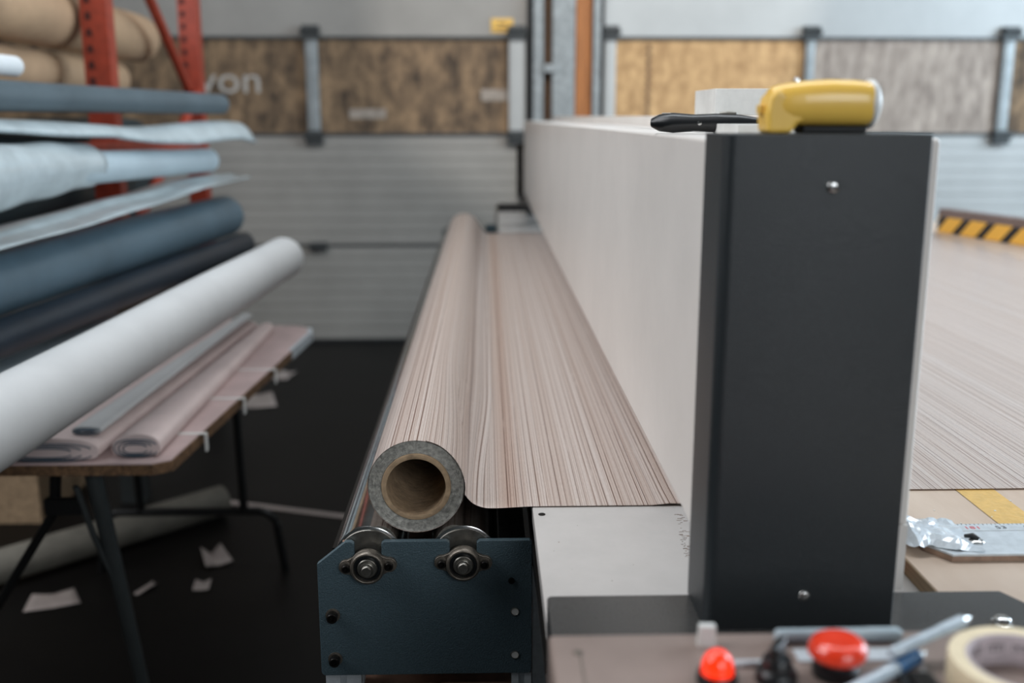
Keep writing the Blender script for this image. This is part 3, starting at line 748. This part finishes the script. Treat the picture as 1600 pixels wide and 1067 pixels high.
# pens
def pen(a, b, r, label, grip):
    a, b = Vector(a), Vector(b); d = (b-a)
    t = thing('pen', ((a+b)/2).to_tuple(), label, 'pen')
    bm = bmesh.new(); tube(bm, [a, a+d*.03, a+d*.62], [r*.6, r, r], 18); obj('barrel', bm, M['clearpen'], t)
    bm = bmesh.new(); tube(bm, [a+d*.62, a+d*.88], [r*1.12, r*1.12], 18); obj('grip', bm, M[grip], t)
    bm = bmesh.new(); tube(bm, [a+d*.88, a+d*.985, b], [r*1.0, r*.35, r*.15], 18); obj('tip', bm, M['chrome'], t)
pen((.240, .620, 1.0665), (.322, .678, 1.0665), .0050, 'clear pen with blue grip lying lower, beside the masking tape', 'blue')
pen((.286, .656, 1.0775), (.361, .694, 1.085), .0042, 'thin silver-tipped clear pen lying above the blue grip pen', 'clearpen')
# masking tape roll
mt = thing('masking_tape', (.372, .632, 1.06), 'cream masking tape roll lying at the right of the control box', 'tape roll')
bm = bmesh.new(); lathe(bm, (.372, .632, 1.0602), (0, 0, 1), [(.0395, 0), (.0505, 0), (.051, .001), (.051, .0225), (.0505, .0235), (.0400, .0235)], 64, closed=True); obj('tape_winding', bm, M['tape'], mt)
bm = bmesh.new(); lathe(bm, (.372, .632, 1.0602), (0, 0, 1), [(.0375, .0), (.0396, 0), (.0396, .0233), (.0375, .0233)], 64, closed=True); cc = obj('core', bm, M['tapecore'], mt)
bm = bmesh.new()
for i in range(11):
    a = math.radians(60+i*7)
    if i in (3, 7): continue
    c = Vector((.372+.0373*math.cos(a), .632+.0373*math.sin(a), 1.0735)); tn = Vector((-math.sin(a), math.cos(a), 0))
    for s in (-1, 1):
        q = [c+tn*s*.0012+Vector((0, 0, -.003)), c+tn*s*.0019+Vector((0, 0, -.003)), c+tn*s*.0019+Vector((0, 0, .003)), c+tn*s*.0012+Vector((0, 0, .003))]
        bm.faces.new([bm.verts.new(p) for p in q])
    q = [c-tn*.0018+Vector((0, 0, .0022)), c+tn*.0018+Vector((0, 0, .0022)), c+tn*.0018+Vector((0, 0, .003)), c-tn*.0018+Vector((0, 0, .003))]
    bm.faces.new([bm.verts.new(p) for p in q])
obj('core_print', bm, M['ink'], cc, smooth=False)

# ------------------------------------------------------------------ far end of the machine
fb = thing('cable_bracket', (.13, 5.0, ZB), 'black bracket and conduit at the far end of the machine bed', 'bracket')
bm = bmesh.new(); prism(bm, [(.060, 4.66), (.201, 4.66), (.201, 5.42), (.165, 5.42), (.165, 4.74), (.060, 4.74)], 'z', 1.031, 1.064); obj('bracket_plate', bm, M['black'], fb, bevel=.002)
bm = bmesh.new(); box(bm, .166, .200, 5.37, 5.42, 1.064, 1.32); obj('conduit', bm, M['blacksteel'], fb, bevel=.004)
bm = bmesh.new(); box(bm, .048, .060, 4.67, 4.69, ZB, 1.064); obj('upright', bm, M['steel'], fb, bevel=.002)
bm = bmesh.new(); tube(bm, [(.036, 4.52, ZB-.05), (.036, 4.52, ZB-.01)], [.034, .03], 18)
bs = obj('rubber_stop', bm, M['black'], fb)
# ------------------------------------------------------------------ orange pallet rack
rack = thing('pallet_rack', (-1.38, 4.3, 0), 'orange steel pallet rack frame with a diagonal brace behind the rolls', 'rack')
def upright(xc, y, name='upright', w_=.092):
    bm = bmesh.new()
    poly = [(xc-w_/2, y), (xc+w_/2, y), (xc+w_/2, y+.07), (xc+w_/2-.012, y+.07), (xc+w_/2-.012, y+.012), (xc-w_/2+.012, y+.012), (xc-w_/2+.012, y+.07), (xc-w_/2, y+.07)]
    prism(bm, poly, 'z', .79, 3.2)
    u = obj(name, bm, M['orange'], rack, smooth=False)
    bm = bmesh.new(); prism(bm, poly, 'z', 0, .789); obj('upright_dimmed', bm, M['legpaint'], rack, smooth=False)  # lower upright coloured dark to imitate the dimness under the table
    if name == 'upright' and y > 2:
        z = 1.56; first = None
        while z < 2.12:
            if first is None:
                bm = bmesh.new(); prism(bm, [(xc-.032, z), (xc-.008, z), (xc-.012, z+.026), (xc-.028, z+.026)], 'y', y-.0012, y+.0005)
                first = c = obj('teardrop_slot', bm, M['slot'], u, smooth=False); z0_ = z; l0 = c.location.copy()
            else:
                c = first.copy(); COL.objects.link(c); c.parent = u; c.location = l0+Vector((0, 0, z-z0_))
            z += .055
upright(-1.355, 3.75); upright(-1.335, 4.85, 'upright', .085); upright(-1.36, 1.2)
for (ya, za, yb, zb) in ((3.80, 2.22, 4.85, 1.56), (4.85, 1.56, 3.82, .95), (3.8, .95, 4.85, .95)):
    bm = bmesh.new(); tube(bm, [(-1.31, ya, za), (-1.345, yb, zb)], .022, 8); obj('brace', bm, M['orange'], rack, smooth=False)
# beams along y carrying the rolls and short arms
for z in (1.435-.12, .79): B('load_beam', M['orange'], -1.345, -1.30, 1.25, 4.85, z, z+.05, rack)
# grey deck board
dk = thing('deck_board', (-1.2, 3, .84), 'grey deck board with brown edge under the stacked rolls', 'board')
B('board', M['deck'], -1.30, -1.092, 1.6, 4.1, .842, .872, dk)
B('edge_band', M['deckedge'], -1.092, -1.088, 1.6, 4.1, .828, .868, dk)
B('deck_bracket', M['orange'], -1.30, -1.10, 4.1, 4.15, .80, .842, rack)
# ---- rolls
def vroll(name, a, b, r, m, label, cat='vinyl roll', core=True, r2=None, group=None, dimple=.6, coremat='card'):
    a, b = Vector(a), Vector(b); ax = (b-a).normalized(); L = (b-a).length
    t = thing(name, ((a+b)/2-Vector((0, 0, r))).to_tuple(), label, cat, group)
    n_ = 14; bm = bmesh.new(); prof = []
    rc = r*.55
    prof.append((rc, .002)); prof.append((r-.004, 0)); prof.append((r, .004))
    for i in range(1, n_):
        s = i/n_; prof.append((r*(1+.015*math.sin(s*9+a.x*20)), L*s))
    prof += [(r, L-.004), (r-.004, L), (rc, L-.002)]
    lathe(bm, a, ax, prof, 40, closed=True)
    obj('wound_vinyl', bm, m, t)
    if core:
        bm = bmesh.new(); lathe(bm, a, ax, [(rc*.86, -.003), (rc*.995, -.003), (rc*.995, L+.003), (rc*.86, L+.003)], 28, closed=True); obj('core', bm, M[coremat], t)
    return t
vroll('vinyl_roll', (-1.22, 1.5, 1.5), (-.998, 4.0, 1.497), .037, M['roll_slate2'], 'slim grey-blue vinyl roll, topmost long one of the left stack')
vroll('vinyl_roll', (-1.17, 1.4, 1.572), (-1.152, 2.63, 1.5715), .025, M['roll_white'], 'short white roll end poking in at the left edge above the others')
vroll('vinyl_roll', (-1.12, 1.5, 1.345), (-1.037, 3.92, 1.292), .044, M['roll_ice'], 'pale blue roll with rounded end in the middle of the left stack')
vroll('vinyl_roll', (-1.205, 1.5, 1.074), (-1.012, 4.02, 1.075), .0775, M['roll_slate'], 'thick slate blue vinyl roll, largest of the left stack')
vroll('vinyl_roll', (-1.135, 1.5, .970), (-.945, 4.03, .966), .045, M['roll_navy'], 'thin near-black navy roll tucked under the thick slate blue roll')
vroll('vinyl_roll', (-.817, 1.50, .955), (-.700, 3.56, .973), .0705, M['roll_white'], 'smooth matt white roll lying slanted over the folding table')
# kraft rolls behind the upright
vroll('kraft_roll', (-1.545, 1.6, 1.80), (-1.515, 4.7, 1.785), .10, M['kraft'], 'brown kraft roll running behind the orange upright, upper right end', 'paper roll')
vroll('kraft_roll', (-1.60, 1.6, 1.61), (-1.565, 4.5, 1.607), .074, M['kraft'], 'lowest brown kraft roll, under the one that runs behind the orange upright', 'paper roll')
vroll('kraft_roll', (-1.64, 1.6, 2.005), (-1.51, 3.95, 1.998), .10, M['kraft'], 'brown kraft roll at the top left corner ending left of the upright', 'paper roll')
for k_, (z_, nm_) in enumerate(((.975, 'black-blue roll in the dark behind the thin navy roll, lowest of three'), (1.165, 'black-blue roll in the dark behind the thick slate roll, middle of three'), (1.355, 'black-blue roll in the dark behind the pale blue roll, upper of three'))):
    vroll('vinyl_roll', (-1.56, 1.6, z_), (-1.53, 4.55, z_), .090, M['roll_teal'], nm_, group=None)
# draped white film 1 (under grey roll)
bm = bmesh.new()
def film1(u, v):
    y = 1.7+2.45*v; x = -1.20+.245*v+(.11*(u-.5))
    sag = .028*math.sin(v*7.5+.6)+.012*noise.noise(Vector((u*2, v*6, 3)))
    z = 1.450-.016*v+sag*.45-.028*abs(2*u-1)**2-.045*u*u*min(1, max(0, (v-.5)*4))
    if v > .93: z -= .02*(v-.93)/.07*u
    return Vector((x, y, z))
sheet(bm, film1, fr(0, 1, 14), fr(0, 1, 60))
tag(obj('folded_film', bm, M['film'], solid=.012), 'flattened sheet of pale vinyl drooping beneath the topmost grey roll', 'vinyl sheet')
bm = bmesh.new(); tube(bm, [(-1.27, 1.7, 1.395), (-1.2, 2.6, 1.40), (-1.16, 3.05, 1.395)], [.022, .022, .018], 20)
tag(obj('teal_roll', bm, M['roll_teal']), 'dark teal vinyl roll in the shadow under the pale drooping sheet', 'vinyl roll')
# wrinkled wrap 2 (around pale blue roll, sagging)
bm = bmesh.new()
def film2(u, v):
    y = 1.6+2.47*v
    xb = -1.10+.115*v
    n_ = noise.noise(Vector((u*2.5, v*7, 5)))
    x = xb-.07+.135*u+.012*n_
    z = 1.221-.016*math.sin(v*5.2)*(1-v*.3)+.018*(v-.5)-.022*u*u+.010*n_
    return Vector((x, y, z))
sheet(bm, film2, fr(0, 1, 22), fr(0, 1, 80))
tag(obj('wrapping_film', bm, M['film'], solid=.004), 'crinkled translucent wrapping film lying over the thick slate blue roll', 'plastic film')
bm = bmesh.new()
def film2b(u, v):
    y = 1.6+1.25*v
    n_ = noise.noise(Vector((u*3, v*6, 15)))
    cx_ = -1.117+.034*v; cz_ = 1.343-.022*v
    a = math.radians(125-205*u); R_ = .050+.016*(1-v)+.010*(n_+.6)+.045*max(0, u-.35)*(1-v*.9)
    return Vector((cx_+R_*math.cos(a), y, cz_+R_*math.sin(a)*(1.0+.25*(1-v))))
sheet(bm, film2b, fr(0, 1, 20), fr(0, 1, 50))
tag(obj('plastic_bag', bm, M['film'], solid=.002), 'bunched glossy plastic covering the near part of the pale blue roll', 'plastic film')
bm = bmesh.new(); lathe(bm, (-1.045, 2.99, 1.186), (.25, -1, 0), [(.010, -.09), (.0165, 0), (.012, .001), (.011, -.02)], 20)
tag(obj('core_end', bm, M['card']), 'small brown cardboard tube end peeking from the crinkled film', 'cardboard tube')
# pale blue film lying on deck near
bm = bmesh.new()
def film3(u, v):
    y = 1.55+1.42*v; n_ = noise.noise(Vector((u*2.5, v*5, 25)))
    x = -1.30+.235*u+.02*v+.01*n_*v; z = .882+.03*math.sin(u*pi)*(1-v*.55)+.010*n_+.008
    return Vector((x, y, z))
sheet(bm, film3, fr(0, 1, 20), fr(0, 1, 40))
tag(obj('blue_film', bm, M['roll_ice'], solid=.003), 'pale blue folded film on the near end of the grey deck board', 'vinyl sheet')
tag(B('lime_tag', M['lime'], -1.005, -.96, 4.06, 4.064, .925, .985), 'tiny lime yellow tag hanging at the end of the dark rolls', 'tag')

# ------------------------------------------------------------------ folding table
ft = thing('folding_table', (-.97, 2.75, 0), 'folding table with chipped wooden edge and pinkish top under the white roll', 'table')
T = [(-.665, 2.085), (-.585, 3.40), (-.60, 3.47), (-.66, 3.515), (-1.32, 3.55), (-1.40, 2.065), (-.70, 2.06)]
bm = bmesh.new(); prism(bm, T, 'z', .715, .738); obj('table_core', bm, M['tablewood'], ft, smooth=False)
bm = bmesh.new(); prism(bm, [(x*1.0+(-.003 if x > -1 else 0), y) for x, y in T], 'z', .738, .741); obj('laminate_top', bm, M['pinkdark'], ft, smooth=False)
bm = bmesh.new()
prism(bm, [(-.602, 3.12), (-.5840, 3.40), (-.599, 3.472), (-.612, 3.46), (-.598, 3.39), (-.614, 3.12)], 'z', .712, .743)
obj('edge_trim', bm, M['alu_matt'], ft, smooth=False)
for (x, y) in ((-.655, 2.26), (-.636, 2.56), (-.617, 2.87)):
    bm = bmesh.new(); box(bm, x-.10, x+.014, y, y+.014, .7412, .7418); box(bm, x+.010, x+.014, y, y+.014, .70, .7415)
    obj('tape_tab', bm, M['whiteplastic'], ft, smooth=False)
def wish(y, xs, xe, zbar, m, dy):
    for x in xs:
        bm = bmesh.new(); tube(bm, [(x, y, .715), (x+.005, y+dy, zbar)], .0135, 14); obj('leg', bm, m, ft)
    bm = bmesh.new()
    x0, x1 = xe
    pts = [(x0-.02, y+dy, .0)]
    for i in range(7): a = pi-pi/2*i/6; pts.append((x0+.06+.06*math.cos(a), y+dy, zbar-.06+.06*math.sin(a)))
    for i in range(7): a = pi/2-pi/2*i/6; pts.append((x1-.06+.06*math.cos(a), y+dy, zbar-.06+.06*math.sin(a)))
    pts.append((x1+.02, y+dy, 0))
    tube(bm, pts, .0135, 14); obj('foot_frame', bm, m, ft)
wish(3.12, (-.79, -1.12), (-1.24, -.68), .205, M['legblack'], .02)
# near pair
bm = bmesh.new(); tube(bm, [(-.855, 2.13, .715), (-.83, 2.17, .40), (-.80, 2.22, 0)], [.019, .017, .014], 14); obj('leg', bm, M['legpaint'], ft)
bm = bmesh.new(); tube(bm, [(-.935, 2.14, .715), (-.955, 2.16, .60), (-1.16, 2.2, .30), (-1.22, 2.2, 0)], .0125, 14); obj('leg', bm, M['legblack'], ft)
bm = bmesh.new(); tube(bm, [(-.888, 2.12, .67), (-.868, 2.14, .55), (-.835, 2.155, .43)], .007, 10); obj('strut', bm, M['legpaint'], ft)
B('hinge_bracket', M['legblack'], -.965, -.885, 2.13, 2.15, .60, .635, ft)
# folded pink vinyl on the table, three lobes
def fold(xa0, xb0, xa1, xb1, y0, y1, z0, h, lobes, m, label, back=None, ph=0):
    t = thing('folded_vinyl', ((xa0+xb0)/2, y0, z0), label, 'vinyl sheet')
    sec = []
    N = 60
    # flattened spiral/rounded cross-section
    for i in range(N):
        a = 2*pi*i/N; sec.append((.5-.5*math.copysign(abs(math.cos(a))**.35, math.cos(a)), .5+.5*math.copysign(abs(math.sin(a))**.75, math.sin(a))))
    bm = bmesh.new(); rings = []
    for y in fr(y0, y1, 12):
        s = (y-y0)/(y1-y0); xa = xa0+(xa1-xa0)*s; xb = xb0+(xb1-xb0)*s
        rings.append([bm.verts.new((xa+(xb-xa)*u, y+.02*math.sin(u*pi), z0+h*(1-.35*s)*v*(1+.12*math.sin(u*pi*lobes+ph)))) for u, v in sec])
    for a, b in zip(rings, rings[1:]):
        for i in range(N): bm.faces.new((a[i], a[(i+1) % N], b[(i+1) % N], b[i]))
    bm.faces.new(rings[0]); bm.faces.new(rings[-1])
    o = obj('outer_fold', bm, m, t)
    if back:
        bm = bmesh.new()
        for k in range(3):
            sc = 1-.22*k; cxm = (xa0+xb0)/2; pts = []
            for i in range(31):
                a = pi*.15+2*pi*.85*i/30; hx = (xb0-xa0)/2*sc*.92
                pts.append((cxm+hx*math.copysign(abs(math.cos(a))**.6, math.cos(a)), y0-.001-.002*k, z0+h*.5+h*.47*sc*math.sin(a)))
            tube(bm, pts, .0016, 6)
        obj('backing_edge', bm, back, o)
    return t
fold(-1.03, -.815, -1.00, -.785, 2.075, 3.46, .7418, .040, 1, M['pink'], 'broad folded pink vinyl lying leftmost on the folding table', M['bluedark'])
fold(-.885, -.822, -.83, -.792, 2.12, 3.44, .7880, .012, 2, M['roll_white'], 'narrow whitish folded vinyl strip between the two pink folds', M['bluedark'], 1)
fold(-.795, -.695, -.76, -.715, 2.10, 3.40, .7418, .040, 1, M['pink'], 'narrow pink vinyl fold with coiled blue edge at the table corner', M['bluedark'])
# things under and near the table
bm = bmesh.new(); tube(bm, [(-2.1, 2.5, .06), (-.98, 3.62, .06)], .055, 24)
tag(obj('grey_tube', bm, M['deck']), 'pale grey long tube lying on the floor behind the folding table', 'tube')
tag(B('cardboard_box', M['card'], -2.1, -1.62, 3.55, 4.1, 0, .30, None, .004), 'brown cardboard box on the floor under the left rack', 'box')
def scrap(cx, cy, w_, h_, rot, label, curl=.01):
    bm = bmesh.new(); c, s = math.cos(rot), math.sin(rot)
    def f(u, v):
        x = (u-.5)*w_*(1-.25*v*(1 if w_ > .08 else 0)); y = (v-.5)*h_
        return Vector((cx+x*c-y*s, cy+x*s+y*c, .002+curl*abs(u-.5)*2*(.3+v)*.8))
    sheet(bm, f, fr(0, 1, 7), fr(0, 1, 6))
    tag(obj('paper_scrap', bm, M['paper'], solid=.0012), label, 'paper scrap')
scrap(-1.19, 5.19, .19, .26, .2, 'square pale paper scrap on floor nearest the garage door, beyond the table corner', .012)
scrap(-1.16, 5.72, .12, .16, -.3, 'smaller pale paper scrap on the floor just beside the far table corner', .012)
scrap(-.91, 3.22, .09, .11, .5, 'crumpled pale paper scrap inside the table leg frame', .03)
scrap(-.90, 3.02, .05, .06, .1, 'tiny dim paper fleck in front of the crumpled scrap', .01)
scrap(-1.07, 3.00, .02, .08, -.5, 'narrow sliver of paper between table legs', .01)
scrap(-1.33, 2.93, .16, .10, .35, 'flat grey paper scrap on floor left of the table leg', .01)
bm = bmesh.new(); prism(bm, [(-1.15, 3.78), (-.32, 3.50), (-.31, 3.535), (-1.145, 3.815)], 'z', .0005, .003)
tag(obj('floor_tape', bm, M['paper'], smooth=False), 'straight strip of pale tape stuck across the dark floor', 'floor tape')
